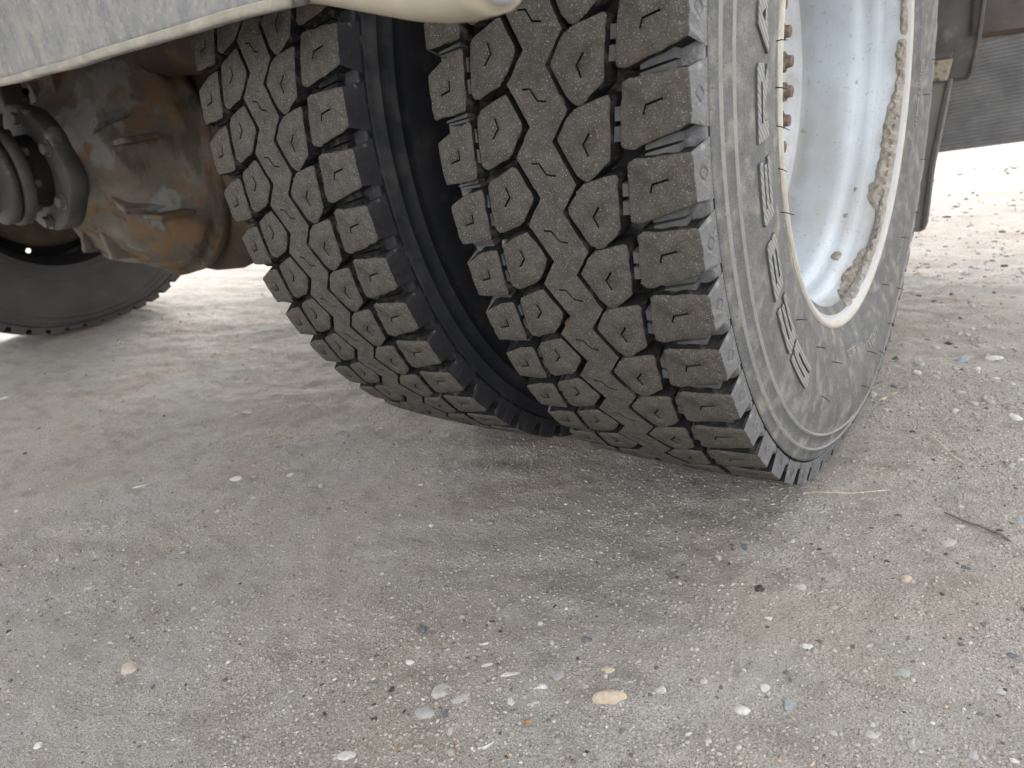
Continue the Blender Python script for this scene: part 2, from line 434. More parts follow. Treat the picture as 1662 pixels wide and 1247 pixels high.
mm = lambda L: [(u/1000, v*ARC) for u, v in L]
BLOCKS = {   # outlines read as (mm across, pitches along)
 'outer': (mm([(69, .26), (74, .295), (119, .335), (119.5, -.31), (72, -.57), (64, -.53), (65, -.4)]), mm([(84.5, -.15), (86.5, -.035), (100, .02)])),
 'inner_right': (mm([(57.5, .13), (29, .02), (20.5, -.08), (8.5, -.37), (22.5, -.85), (29, -.94), (34, -.94), (53, -.68)]), mm([(38.5, -.31), (32, -.45), (35.5, -.61)])),
 'inner_left': (mm([(-37.5, .32), (-65, .125), (-69, .05), (-72.5, -.62), (-67, -.70), (-42, -.545), (-36.5, -.46), (-23.5, -.13)]), mm([(-50, .02), (-47.5, -.12), (-55, -.27)])),
 'far_left': (mm([(-119.5, -.26), (-96, -.06), (-78, .0), (-81, -.83), (-118, -.90), (-119.5, -.80)]), mm([(-95.5, -.38), (-96, -.52), (-107, -.57)])),
}
def build_block(kind, th0, seed, outmat=True):
    rnd = random.Random(seed)
    ol, sp = BLOCKS[kind]
    hole = strip_poly(sp, .0017)
    hbf = None; sm_ = None
    if kind in ('outer', 'far_left'):
        sg = 1 if kind == 'outer' else -1
        def hbf(p, hb):
            if p[0]*sg > .1185: return np.array([sg*.1220, p[1]+math.copysign(.0050, p[1]-(-.02 if sg > 0 else -.5)*ARC)*min(1, abs(p[1]-(-.02 if sg > 0 else -.5)*ARC)/.012)]), -.0272
            if p[0]*sg > .110: return p, -.026
            return p, hb
        sm_ = lambda q: 2 if q[0]*sg > .1186 else 1
    return prism(ol, [hole], tread_map(th0), 0, -.0165, rnd=rnd, hbf=hbf, sidemat=sm_, jit=.0007, grow=.0007, draft=.0022 if kind in ('inner_right', 'inner_left') else .0018)

def rib_cell(th0, seed):
    rnd = random.Random(seed)
    def seg(a, b, k=6):
        a = np.array(a); b = np.array(b); return [a+(b-a)*i/k for i in range(k)]
    Lp = mm([(-15.5, -.15), (-33.5, -.56), (-15.5, -1.15)]); Rp = mm([(21, -.98), (4, -.38), (21, .02)])
    pts = seg(Lp[0], Lp[1])+seg(Lp[1], Lp[2])+seg(Lp[2], Rp[0], 4)+seg(Rp[0], Rp[1])+seg(Rp[1], Rp[2])+seg(Rp[2], Lp[0], 4)
    isd = [True]*12+[False]*4+[True]*12+[False]*4
    hole = strip_poly(mm([(-19, -.65), (-11.5, -.66), (-5.5, -.82), (3, -.845)]), .0016)
    n = len(pts); P = []
    for i, p in enumerate(pts):
        j = .0004 if isd[i] and isd[i-1] else 0
        P.append(p+np.array([rnd.uniform(-j, j), rnd.uniform(-j, j)]))
    V2, F, back = cdt(P, [hole], .011)
    f = tread_map(th0)
    V = [f(p[0], p[1], -.0 if True else 0) for p in V2]; FF = list(F); MI = [0]*len(F)
    o2 = len(V); V += [f(p[0]+(-.0022 if p[0] < -.006 else .0022), p[1], -.0165) for p in P]
    for i in range(n):
        if isd[i]:
            j = (i+1) % n
            FF.append((back[j], back[i], o2+i, o2+j)); MI.append(1)
    m = len(hole); o3 = len(V); V += [f(p[0], p[1], -.005) for p in hole]
    for i in range(m):
        j = (i+1) % m; FF.append((back[n+i], back[n+j], o3+j, o3+i)); MI.append(1)
    FF.append(tuple(o3+i for i in range(m))); MI.append(1)
    return V, FF, MI

# outside profile of the carcass (x, r), from the outer bead round the tread floor to the inner bead
SIDE = [(.104, .292), (.110, .302), (.1150, .3135), (.1195, .325), (.1235, .338), (.1255, .3395), (.1268, .343), (.1262, .3465), (.1285, .356), (.1325, .375), (.1345, .392),
        (.1355, .408), (.1352, .424), (.1335, .438), (.1300, .4485), (.1322, .4495), (.1322, .4508), (.1296, .4520), (.1278, .4600), (.1254, .4672), (.1276, .4682), (.1276, .4695), (.1246, .4706),
        (.1222, .4800), (.1206, .4838), (.1186, .4844), (.1184, .4866), (.1214, .4884), (.1216, .4925), (.1208, .4940)]
SIDE = [(x_ if x_ < .1206 else .1206+(x_-.1206)*.68, r_) for x_, r_ in SIDE]
def side_x(r):
    for (x1, r1), (x2, r2) in zip(SIDE, SIDE[1:]):
        if r1 <= r <= r2: return x1+(x2-x1)*(r-r1)/max(1e-9, r2-r1)
    return SIDE[0][0] if r < SIDE[0][1] else SIDE[-1][0]

def make_tyre(x0, phase, mats, name='tyre', blocks=True, label=None, whisk=False):
    tread_m, groove_m, side_m, shoulder_m = mats
    prof = SIDE+[(.1180, .4950), (.112, .4970), (.104, .4988), (.06, .4995), (0, .501), (-.06, .4995), (-.104, .4988), (-.112, .4970), (-.1180, .4950)]+[(-a, b) for a, b in SIDE[::-1]]
    V, F = lathe_x(prof, n=228)
    m = len(prof); V = [sag(v, x0) for v in V]
    mi = []
    for i in range(228):
        for j in range(m-1):
            r_ = (prof[j][1]+prof[j+1][1])/2
            xm = abs(prof[j][0]+prof[j+1][0])/2; rl = abs(prof[j][1]-prof[j+1][1])
            mi.append(2 if (r_ > .4870 and xm > .105) else 1 if r_ > .4835 else 3 if (r_ > .44 and rl < .0016) else 0)
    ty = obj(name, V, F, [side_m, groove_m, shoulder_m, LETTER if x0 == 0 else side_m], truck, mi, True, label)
    ty.location = (x0+1.33, 0, ZC)
    # bumpers between blocks and shallow bars in the grooves, too small to pick apart: one joined part
    bv, bf = [], []
    def addbar(poly, th, h, hole=None):
        ol = mm(poly)
        P = [np.array(p) for p in ol]
        if area(P) < 0: P = P[::-1]
        f = tread_map(th); o = len(bv); n = len(P)
        for p in P: bv.append(sag(f(p[0], p[1], h), x0))
        for p in offset(P, .0006): bv.append(sag(f(p[0], p[1], -.0175), x0))
        bf.append(tuple(o+i for i in range(n)))
        for i in range(n):
            j = (i+1) % n; bf.append((o+j, o+i, o+n+i, o+n+j))
    for k in range(NP):
        th = phase+k*PITCH
        if not blocks: break
        addbar([(80, .31), (107, .33), (107, .44), (80, .35)], th, -.007)      # the two halves of the bar between shoulder blocks
        addbar([(80, .39), (107, .475), (107, .66), (80, .52)], th, -.008)
        addbar([(59.5, -.02), (64.5, -.03), (64, -.20), (58.7, -.20)], th, -.0045)
        addbar([(58, -.27), (63, -.27), (62.5, -.46), (56.5, -.46)], th, -.0045)
        addbar([(-75.5, -.10), (-79, -.10), (-79.5, -.30), (-75.5, -.30)], th, -.0045)
        addbar([(-76, -.40), (-80, -.40), (-80.5, -.60), (-76, -.60)], th, -.0045)
        addbar([(-110, .05), (-86, .10), (-85, .16), (-110, .08)], th-PITCH*.02, -.007)
        addbar([(-110, .00), (-86, .03), (-86, .08), (-110, .03)], th-PITCH*.02, -.009)
    if bv:
        o = obj('groove_bars', bv, bf, [groove_m if x0 < -.1 else SHOULDERBAR], ty); o['kind'] = 'stuff'
    if blocks:
        # centre rib with its zigzag edges
        RV, RF, RM = [], [], []
        for k in range(NP):
            V, F, mi_ = rib_cell(phase+k*PITCH, 11+k)
            o = len(RV); RV += [sag(v, x0) for v in V]; RF += [tuple(a+o for a in f) for f in F]; RM += mi_
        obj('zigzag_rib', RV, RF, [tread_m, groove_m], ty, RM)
        protos = {}
        for k in range(NP):
            th = (phase+k*PITCH+180) % 360-180
            near = abs(th) < 52
            for kind in BLOCKS:
                if near:
                    V, F, mi_, sm = build_block(kind, th, 100+k)
                    obj('tread_block', [sag(v, x0) for v in V], F, [tread_m, groove_m, shoulder_m], ty, mi_, sm)
                else:
                    key = (kind, k % 4)
                    if key not in protos:
                        V, F, mi_, sm = build_block(kind, 0, hash(kind) % 97 if False else len(protos)*13+5)
                        me = bpy.data.meshes.new('tread_block'); me.from_pydata(V, [], F); me.update()
                        for mt in (tread_m, groove_m, shoulder_m): me.materials.append(mt)
                        me.polygons.foreach_set('material_index', mi_); me.polygons.foreach_set('use_smooth', sm)
                        protos[key] = me
                    o = bpy.data.objects.new('tread_block', protos[key]); COL.objects.link(o); o.parent = ty
                    o.rotation_euler = (-R(th), 0, 0)
    return ty

SHOULDERBAR = mat('grey_bar_rubber', [(.055, .058, .063), (.11, .11, .108)], 60, 6, .75, bump=[(300, .0006)])
PH_OUT = (11*PITCH*0+ (15-11.5)*0)   # placeholder, set below
# row phases read from the two tyres
PH_OUT = 72.3-4-11.5*PITCH
PH_IN = PH_OUT+.465*PITCH
tyre_out = make_tyre(TYRE_X[0], PH_OUT, (TREAD, GROOVE, SIDEWALL, SHOULDER), label='outer tyre with dusty pale sidewall and raised lettering')
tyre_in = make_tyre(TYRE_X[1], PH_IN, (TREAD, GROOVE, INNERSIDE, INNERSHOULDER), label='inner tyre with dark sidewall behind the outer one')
tyre_far = make_tyre(-2.28, 3, (FARSIDE, GROOVE, FARSIDE, FARSIDE), label='inner tyre of the opposite side, dark and dusty')

# ---- outer sidewall: raised lettering and marks
def side_map(x0=0, lift=0.0):
    def f(s, r, h):   # s: degrees-as-arc measured clockwise as seen from outside = growing towards the top on the near side
        return sag((side_x(r)+h, -r*math.sin(R(s)), -r*math.cos(R(s))), 0)
    return f
R0L, R1L = .3880, .4150
def letter_strokes(ch):
    """strokes on a 10 x 6 grid: x runs along the tyre, y from the foot (0) to the top (6); rings of outline and slots"""
    O = dict(
     S=([(0, 0), (9.4, 0), (10, .8), (10, 3.2), (9.4, 3.9), (2.4, 3.9), (2.4, 4.5), (10, 4.5), (10, 6), (.8, 6), (0, 5.2), (0, 3.1), (.6, 2.4), (7.6, 2.4), (7.6, 1.5), (0, 1.5)], []),
     E=([(0, 0), (10, 0), (10, 1.5), (2.4, 1.5), (2.4, 2.3), (9.2, 2.3), (9.2, 3.7), (2.4, 3.7), (2.4, 4.5), (10, 4.5), (10, 6), (.6, 6), (0, 5.4)], []),
     B=([(0, 0), (9.4, 0), (10, .6), (10, 2.5), (9.5, 3), (10, 3.5), (10, 5.4), (9.4, 6), (0, 6)], [[(2.4, 1.4), (7.7, 1.4), (7.7, 2.3), (2.4, 2.3)], [(2.4, 3.7), (7.7, 3.7), (7.7, 4.6), (2.4, 4.6)]]),
     R=([(0, 0), (2.4, 0), (2.4, 2.2), (4.6, 2.2), (7.4, 0), (10, 0), (7.4, 2.3), (9.4, 2.4), (10, 3), (10, 5.4), (9.4, 6), (0, 6)], [[(2.4, 3.6), (7.7, 3.6), (7.7, 4.6), (2.4, 4.6)]]),
     A=([(0, 0), (2.2, 0), (3.2, 1.3), (6.8, 1.3), (7.8, 0), (10, 0), (6.4, 6), (3.6, 6)], [[(4.1, 2.5), (5.9, 2.5), (5.2, 4.2), (4.8, 4.2)]]))
    return O[ch]
def put_letter(ch, ta, tb):
    ol, hs = letter_strokes(ch)
    # the angle grows with reading direction (clockwise from outside on the camera side)
    cv = lambda p: (ta+(tb-ta)*p[0]/10, R0L+(R1L-R0L)*p[1]/6)
    k = R(1)*.40
    f0 = side_map()
    f = lambda a, b_, h: f0(a/k, b_, h)
    ol2 = [(cv(p)[0]*k, cv(p)[1]) for p in ol]; hs2 = [[np.array((cv(p)[0]*k, cv(p)[1])) for p in h] for h in hs]
    # side_map winding: reverse so that faces look outward
    def g(a, b_, h): return f(a, b_, h)
    V, F, MI, SM = prism(ol2, hs2, g, .0026, -.0012, bev=.0005, draft=.0003, rad=.0006, step=.004, jit=.0, grid=.006, hole_depth=.0024)
    # fine hatching cut across the letter face
    o = obj('raised_letter', V, [t[::-1] for t in F], [LETTER_H, GROOVEDUST], tyre_out, MI, False)
    return o
LETTER_H = mat('hatched_letter_rubber', [(.20, .20, .195), (.26, .255, .24)], 60, 6, .75)
# hatch: fine ribs as real relief through a wave-driven bump on the letter faces
n = LETTER_H.node_tree.nodes; l = LETTER_H.node_tree.links
tcn = n.new('ShaderNodeTexCoord'); wv = n.new('ShaderNodeTexWave'); wv.bands_direction = 'DIAGONAL'; wv.inputs['Scale'].default_value = 95; wv.inputs['Distortion'].default_value = 1.5
l.new(tcn.outputs['Object'], wv.inputs[0]); bpn = n.new('ShaderNodeBump'); bpn.inputs['Distance'].default_value = .0012
l.new(wv.outputs['Fac'], bpn.inputs['Height']); l.new(bpn.outputs[0], n['Principled BSDF'].inputs['Normal'])
GROOVEDUST = mat('letter_side_rubber', [(.05, .055, .06), (.09, .09, .09)], 60, 6, .8)
for ch, a0, a1 in (('S', 40.3, 51.0), ('E', 52.0, 61.4), ('B', 63.2, 71.8), ('E', 74.2, 82.0), ('R', 84.2, 92.6), ('A', 93.6, 101.5)):
    put_letter(ch, a0, a1)

def side_text(txt, r, th, size, name='raised_text', flip=1, mt=None):
    """small moulded text bent round the sidewall, its top pointing outward"""
    cu = bpy.data.curves.new(name, 'FONT'); cu.body = txt; cu.size = size; cu.extrude = .0007; cu.offset = .0002; cu.resolution_u = 2; cu.align_x = 'CENTER'
    to = bpy.data.objects.new(name, cu); COL.objects.link(to)
    bpy.context.view_layer.update()
    me0 = bpy.data.meshes.new_from_object(to.evaluated_get(bpy.context.evaluated_depsgraph_get()))
    bpy.data.objects.remove(to); bpy.data.curves.remove(cu)
    f = side_map()
    for v in me0.vertices:
        v.co = f(th+math.degrees(v.co.x/r)*flip, r+v.co.y, v.co.z+.0005)
    me0.materials.clear(); me0.materials.append(mt or LETTER)
    o = bpy.data.objects.new(name, me0); COL.objects.link(o); o.parent = tyre_out
    return o
side_text('DOT 11VX 4HMM 1T', .345, -80, .0105)
side_text('11R22.5', .362, -8, .016)
side_text('TUBELESS', .3425+.006, 8, .012)
side_text('REGROOVABLE', .372, -42, .010)

def whisker(ang, r, length, lift=.4):
    """thin rubber spew left by a mould vent"""
    f = side_map(); p = Vector(f(ang, r, -.0005))
    d = Vector((1, 0, 0))*lift+Vector((0, random.uniform(-.5, .2), random.uniform(-.15, .15)))
    d.normalize(); q = p+d*length*.5; s_ = p+d*length+Vector((0, 0, -.1*length))
    V, F = tube([p, q, s_], [.00055, .0005, .0003], 5)
    obj('rubber_whisker', V, F, GROOVE, tyre_out)
for ang, r, L in ((95.6, .345, .013), (89.5, .345, .011), (84.3, .345, .014), (78.0, .345, .011), (71.5, .352, .013), (52, .372, .012), (36, .356, .012), (24, .36, .013), (30, .405, .014),
                  (5, .405, .012), (-2, .372, .014), (-12, .405, .012), (-22, .405, .012), (-33, .405, .013), (-44, .372, .012), (-54, .415, .012), (-66, .405, .012), (-80, .372, .012), (-88, .41, .012), (-25, .346, .010)):
    whisker(ang, r, L, random.uniform(.5, 1.2))
# diamonds moulded on the shoulder lugs, and the flattened scab mark low on the sidewall
for k in range(NP):
    th = (PH_OUT+k*PITCH+PITCH*.02+180) % 360-180
    if not -60 < th < 112: continue
    V, F = [], []
    pts = [(0, .5065), (.75, .5000), (0, .4935), (-.75, .5000)]
    for a, r_ in pts: V.append(sag(polar(.1206+(.512-r_)*.06, r_, th+a), 0))
    for a, r_ in pts: V.append(sag(polar(.1206+(.512-r_)*.06, .5+(r_-.5)*.80, th+a*.80), 0))
    for a, r_ in pts: V.append(sag(polar(.1211+(.512-r_)*.06, .5+(r_-.5)*.90, th+a*.90), 0))
    for i in range(4):
        j = (i+1) % 4; F += [(i, j, 8+j, 8+i), (8+i, 8+j, 4+j, 4+i)]
    obj('diamond_mark', V, F, SHOULDER, tyre_out)

# ---------------------------------------------------------------- rims
ZR = ZC-.006
def rimpart(name, prof, mt, parent, x0, n=160, jitter=None, a=(0, 360), label=None, smooth=True):
    V, F = lathe_x(prof, a[0], a[1], n, jitter)
    o = obj(name, V, F, mt, parent, None, smooth, label)
    return o
rim = bpy.data.objects.new('rim', None); COL.objects.link(rim); rim.parent = truck; rim.location = (1.33, 0, ZR)
rim['label'] = 'white outer rim with dried mud along its lip'
barrel = [(.1165, .3035), (.1125, .2985), (.104, .2925), (.094, .2885), (.084, .2860), (.0800, .2850), (.0785, .2800), (.0755, .2765), (.066, .2745), (.0575, .2735), (.0545, .2700), (.0535, .2665), (.048, .2615), (.040, .2590),
          (.030, .2575), (.018, .2555), (0, .2545), (-.014, .2540), (-.0235, .2530), (-.0285, .2500)]
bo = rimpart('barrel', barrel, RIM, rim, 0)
# dust in outer gutter, dust and painted-in shading towards the disc, with ragged edges
RB = RIM.copy(); RB.name = 'white_rim_paint_with_dust_and_shade'; bo.data.materials[0] = RB
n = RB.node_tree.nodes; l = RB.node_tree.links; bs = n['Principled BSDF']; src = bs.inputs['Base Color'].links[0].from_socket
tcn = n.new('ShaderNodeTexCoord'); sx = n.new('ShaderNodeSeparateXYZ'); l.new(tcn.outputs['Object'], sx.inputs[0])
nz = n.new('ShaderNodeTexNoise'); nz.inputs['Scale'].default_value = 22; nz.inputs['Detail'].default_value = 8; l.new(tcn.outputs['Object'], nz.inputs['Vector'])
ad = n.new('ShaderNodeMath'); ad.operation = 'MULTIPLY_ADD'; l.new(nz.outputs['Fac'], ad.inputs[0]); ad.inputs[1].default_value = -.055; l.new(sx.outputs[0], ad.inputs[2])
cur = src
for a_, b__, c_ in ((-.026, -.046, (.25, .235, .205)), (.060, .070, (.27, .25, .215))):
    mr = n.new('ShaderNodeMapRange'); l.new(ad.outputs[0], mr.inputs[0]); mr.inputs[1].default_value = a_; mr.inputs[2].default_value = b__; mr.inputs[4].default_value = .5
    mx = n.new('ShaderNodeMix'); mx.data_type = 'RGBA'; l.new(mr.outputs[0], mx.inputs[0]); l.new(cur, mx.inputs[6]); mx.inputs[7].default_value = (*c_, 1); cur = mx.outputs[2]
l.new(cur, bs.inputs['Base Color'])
rimpart('flange_lip', [(.1165, .3035), (.1178, .3060), (.1190, .3090), (.1188, .3115), (.1172, .3130)], RIMLIP, rim, 0)
rimpart('flange_edge', [(.1172, .3130), (.1160, .3140), (.1120, .3142), (.1080, .3128), (.1060, .3090), (.1040, .300)], RIMEDGE, rim, 0)
disc = rimpart('disc', [(-.0285, .2500), (-.0245, .2480), (-.0235, .2455), (-.0262, .2425), (-.0285, .2395), (-.0265, .2370), (-.0262, .2335), (-.030, .2290), (-.036, .2240), (-.040, .215), (-.041, .190), (-.041, .128), (-.037, .120), (-.037, .085), (-.028, .080), (-.028, .0005)], DISCM, rim, 0)
for k in range(24):
    a = R(k*15+8)
    bm = bmesh.new()
    r1 = bmesh.ops.create_cone(bm, segments=6, radius1=.0165, radius2=.0150, depth=.022, cap_ends=True)
    bmesh.ops.bevel(bm, geom=list(bm.edges), offset=.0015, segments=1, affect='EDGES')
    r2 = bmesh.ops.create_cone(bm, segments=12, radius1=.0095, radius2=.0082, depth=.012, cap_ends=True)
    bmesh.ops.translate(bm, vec=(0, 0, .014), verts=r2['verts'])
    bmesh.ops.rotate(bm, cent=(0, 0, 0), matrix=Matrix.Rotation(R(90), 3, 'Y'), verts=bm.verts)
    o = bmobj('wheel_nut', bm, RUSTNUT, rim); o.location = (-.032, -.158*math.sin(a), -.158*math.cos(a)); o.rotation_euler = (random.random(), 0, 0)
# the crust of mud lying in the gutter of the rim
def crust(a0, a1, prof, name, seed, amp=.004):
    rr = np.random.default_rng(seed)
    V, F = [], []; n = int(abs(a1-a0)*3); m = 13
    for i in range(n+1):
        a = a0+(a1-a0)*i/n; e = min(1, min(i, n-i)/6)
        for j in range(m):
            t = j/(m-1); x_ = prof[0][0]+(prof[1][0]-prof[0][0])*t*(.74+.8*vnoise(np.array(a*.12), np.array(seed*1.))+.16*vnoise(np.array(a*.7), np.array(seed*2.)))
            base = np.interp(x_, [p[0] for p in barrel[::-1]], [p[1] for p in barrel[::-1]])
            h = math.sin(math.pi*t)**.6*.004*e*(1+1.1*float(vnoise(np.array(a*.8), np.array(t*3+seed))))+e*amp*(float(vnoise(np.array(a*1.5+9), np.array(t*6+seed)))+.7*float(vnoise(np.array(a*4.+9), np.array(t*15+seed))))*math.sin(math.pi*t)
            r_ = base+.0012-max(0, h)*1.25
            V.append((x_, -r_*math.sin(R(a)), -r_*math.cos(R(a))))
    for i in range(n):
        for j in range(m-1):
            q = i*m+j; F.append((q, q+1, q+m+1, q+m))
    return obj(name, V, F, MUD, rim, None, True)
crust(8, -100, ((.1125), ), 'x', 1) if False else None
crust(2, -96, ((.1135, 0), (.0850, 0)), 'mud_crust', 3)
crust(-96, -150, ((.1135, 0), (.1000, 0)), 'mud_crust', 5, .002)
for (a, x_, s_) in ((-22, .070, .007), (14, .058, .004), (-40, .064, .003), (-50, .0685, .0025), (30, .045, .003), (8, .03, .0025)):
    bm = bmesh.new(); bmesh.ops.create_icosphere(bm, subdivisions=2, radius=1)
    for v in bm.verts: v.co = Vector((v.co.x*s_*1.0, v.co.y*s_*1.4, v.co.z*s_*.5))*(1+random.uniform(-.2, .2))
    r_ = np.interp(x_, [p[0] for p in barrel[::-1]], [p[1] for p in barrel[::-1]])-.0005
    o = bmobj('mud_splash', bm, MUD, rim, True); o.location = (x_, -r_*math.sin(R(a)), -r_*math.cos(R(a))); o.rotation_euler = (-R(a), 0, 0)

# rim of the inner dual and of the opposite side
def plain_rim(x0, facing, label, hole=None):
    e = bpy.data.objects.new('rim', None); COL.objects.link(e); e.parent = truck; e.location = (x0+1.33, 0, ZR); e['label'] = label
    f = facing
    rimpart('flange', [(f*.104, .295), (f*.110, .3145), (f*.1165, .3140), (f*.119, .310), (f*.1165, .3035), (f*.104, .2925)], FARSIDE if f > 0 else BLACKM, e, 0, 120)
    rimpart('barrel', [(f*.104, .2925), (f*.06, .284), (f*.045, .262), (-f*.05, .262), (-f*.06, .284), (-f*.110, .2925), (-f*.118, .312)], BLACKM, e, 0, 120)
    return e
plain_rim(TYRE_X[1], 1, 'dark rim of the inner dual')
er = plain_rim(-2.28, 1, 'dark rim of the opposite inner dual')
# disc of the opposite wheel with round hand holes
bm = bmesh.new()
ho = R(13.3)
n_h = 8; seg = 96
rings = [.262, .245, .205]
def disc_with_holes():
    V = []; F = []
    # outer annulus as CDT with circular openings
    outer = [np.array((.289*math.cos(2*math.pi*i/64), .289*math.sin(2*math.pi*i/64))) for i in range(64)]
    hs = []
    for k in range(n_h):
        a = 2*math.pi*k/n_h+ho; c = np.array((.2425*math.sin(a), -.2425*math.cos(a)))
        hs.append([c+.0080*np.array((math.cos(t), math.sin(t))) for t in np.linspace(0, 2*math.pi, 20, endpoint=False)])
    V2, Fs, _ = cdt(outer, hs, .05)
    for p in V2: V.append((-.10, -p[0], p[1]))
    return V, Fs
V, Fs = disc_with_holes()
obj('disc', V, Fs, BLACKM, er)

# ---------------------------------------------------------------- brake drum, axle, differential
def tobj(name, V, F, mt, smooth=False, label=None, mi=None, parent=None):
    """part of the truck from world coordinates"""
    o = obj(name, V, F, mt, parent or truck, mi, smooth, label)
    if parent is None: o.location = (1.33, 0, 0)
    return o
def tbm(name, bm, mt, smooth=False, label=None, parent=None):
    o = bmobj(name, bm, mt, parent or truck, smooth, label)
    if parent is None: o.location = (1.33, 0, 0)
    return o
for x0, dirn in ((-2.36, 1), (-.47, -1)):
    V, F = lathe_x([(x0-.10*dirn, .05), (x0-.10*dirn, .214), (x0-.04*dirn, .218), (x0+.02*dirn, .218), (x0+.08*dirn, .222), (x0+.085*dirn, .228), (x0+.10*dirn, .228), (x0+.105*dirn, .216), (x0+.115*dirn, .20), (x0+.118*dirn, .05)], n=96)
    V = [(a, b, c+ZR) for a, b, c in V]
    tobj('brake_drum', V, F, BROWNM, True)

def ell(x, ry, rz, yc=0., zc=ZR, n=40, p=1.0):
    return [(x, yc+ry*math.cos(2*math.pi*i/n), zc+rz*math.sin(2*math.pi*i/n)) for i in range(n)]
secs = []
for x, ry, rz in ((-2.36, .062, .062), (-2.05, .062, .062), (-1.88, .066, .07), (-1.76, .08, .10), (-1.68, .10, .16), (-1.62, .11, .21), (-1.55, .115, .255), (-1.46, .118, .28), (-1.37, .12, .287), (-1.28, .118, .28), (-1.19, .115, .255), (-1.12, .11, .21), (-1.06, .10, .16), (-.98, .08, .10), (-.86, .066, .07), (-.7, .062, .062), (-.47, .062, .062)):
    secs.append(ell(x, ry, rz))
V, F = loft(secs)
tobj('axle_housing', V, F, BROWNM, True)
# the cast carrier in front of the banjo, tapering to the pinion
XC = -1.37
def circ(y, rx, rz, zc=ZR, n=48, sq=2.0, xc=XC):
    out = []
    for i in range(n):
        t = 2*math.pi*i/n; c, s = math.cos(t), math.sin(t)
        e = 2/sq
        out.append((xc+rx*math.copysign(abs(c)**e, c), y, zc+rz*math.copysign(abs(s)**e, s)))
    return out
secs = [circ(-.09, .27, .27, ZR), circ(-.118, .27, .27, ZR), circ(-.122, .245, .25, ZR), circ(-.15, .232, .245, ZR, sq=2.8), circ(-.155, .205, .232, ZR, sq=3.6), circ(-.215, .182, .215, ZR, sq=4.5), circ(-.222, .172, .20, ZR, sq=4.5), circ(-.258, .158, .182, ZR+.01, sq=4), circ(-.264, .148, .16, ZR+.01, sq=3),
        circ(-.275, .142, .15, ZR+.01), circ(-.30, .128, .13, ZR+.01), circ(-.315, .125, .125, ZR+.01), circ(-.318, .10, .10, ZR+.01)]
V, F = loft(secs)
rn = random.Random(4)
V = [(a+rn.uniform(-.0015, .0015), b+rn.uniform(-.0015, .0015), c+rn.uniform(-.0015, .0015)) for a, b, c in V]
car = tobj('differential_carrier', V, F, CAST, True, 'cast differential housing with flaking grey paint and rust')
# ribs and bosses
bm = bmesh.new()
bevel_box(bm, (XC+.04, -.225, ZR+.035), (.37, .075, .011), .003, Matrix.Rotation(R(-3), 3, 'Y'))
bevel_box(bm, (XC+.07, -.205, ZR-.10), (.32, .075, .010), .003, Matrix.Rotation(R(4), 3, 'Y'))
bevel_box(bm, (XC+.10, -.19, ZR+.11), (.010, .07, .22), .003, Matrix.Rotation(R(-12), 3, 'Y'))
bevel_box(bm, (XC-.12, -.19, ZR+.12), (.012, .08, .20), .003, Matrix.Rotation(R(14), 3, 'Y'))
tbm('casting_rib', bm, CAST)
for a_ in (12, 62, 118, 168, 205, 248, 292, 338):
    bm = bmesh.new(); bevel_box(bm, (0, -.195, .185), (.013, .17, .075), .003)
    for v in bm.verts:
        if v.co.y < -.2: v.co.z -= .028
    bmesh.ops.rotate(bm, cent=(0, 0, 0), matrix=Matrix.Rotation(R(a_), 3, 'Y'), verts=bm.verts)
    bmesh.ops.translate(bm, vec=(XC, 0, ZR), verts=bm.verts)
    tbm('gusset_rib', bm, CAST)
# bolted pinion cage: lobed flange, then companion flange, yoke and shaft
def lobed(y, r, lob, k, n=96, ph=0., xc=XC, zc=ZR+.01):
    return [(xc+(r+lob*max(0, math.cos(k*(t+ph)))**2)*math.cos(t), y, zc+(r+lob*max(0, math.cos(k*(t+ph)))**2)*math.sin(t)) for t in [2*math.pi*i/n for i in range(n)]]
V, F = loft([lobed(-.312, .118, .012, 3, ph=.2), lobed(-.316, .122, .013, 3, ph=.2), lobed(-.347, .122, .013, 3, ph=.2), lobed(-.351, .118, .012, 3, ph=.2)])
cage = tobj('pinion_cage', V, F, GREYM, True)
for k in range(6):
    a = R(k*60+22)
    bm = bmesh.new(); bmesh.ops.create_cone(bm, segments=6, radius1=.0125, radius2=.0125, depth=.013, cap_ends=True)
    bmesh.ops.bevel(bm, geom=list(bm.edges), offset=.0015, segments=1, affect='EDGES')
    r2 = bmesh.ops.create_cone(bm, segments=16, radius1=.016, radius2=.016, depth=.003, cap_ends=True); bmesh.ops.translate(bm, vec=(0, 0, -.006), verts=r2['verts'])
    bmesh.ops.rotate(bm, cent=(0, 0, 0), matrix=Matrix.Rotation(R(90), 3, 'X'), verts=bm.verts)
    o = bmobj('cage_bolt', bm, BOLTM, truck); o.location = (1.33+XC+.103*math.cos(a), -.359, ZR+.01+.103*math.sin(a))
zc = ZR+.01
V, F = loft([circ(-.350, .072, .072, zc), circ(-.392, .070, .070, zc), circ(-.394, .092, .092, zc), circ(-.398, .098, .098, zc), circ(-.414, .098, .098, zc), circ(-.418, .092, .092, zc), circ(-.4185, .05, .05, zc)])
tobj('companion_flange', V, F, GREYM, True)
V, F = loft([circ(-.421, .086, .086, zc), circ(-.423, .092, .092, zc), circ(-.436, .092, .092, zc), circ(-.440, .085, .085, zc), circ(-.452, .058, .058, zc), circ(-.4525, .03, .03, zc)])
yk = tobj('driveshaft_flange', V, F, GREYM, True)
bm = bmesh.new()
for s_ in (-1, 1):
    bevel_box(bm, (XC, -.48, zc+s_*.052), (.060, .085, .026), .008)
bevel_box(bm, (XC, -.505, zc), (.11, .034, .034), .012); bevel_box(bm, (XC, -.505, zc), (.034, .034, .12), .012)
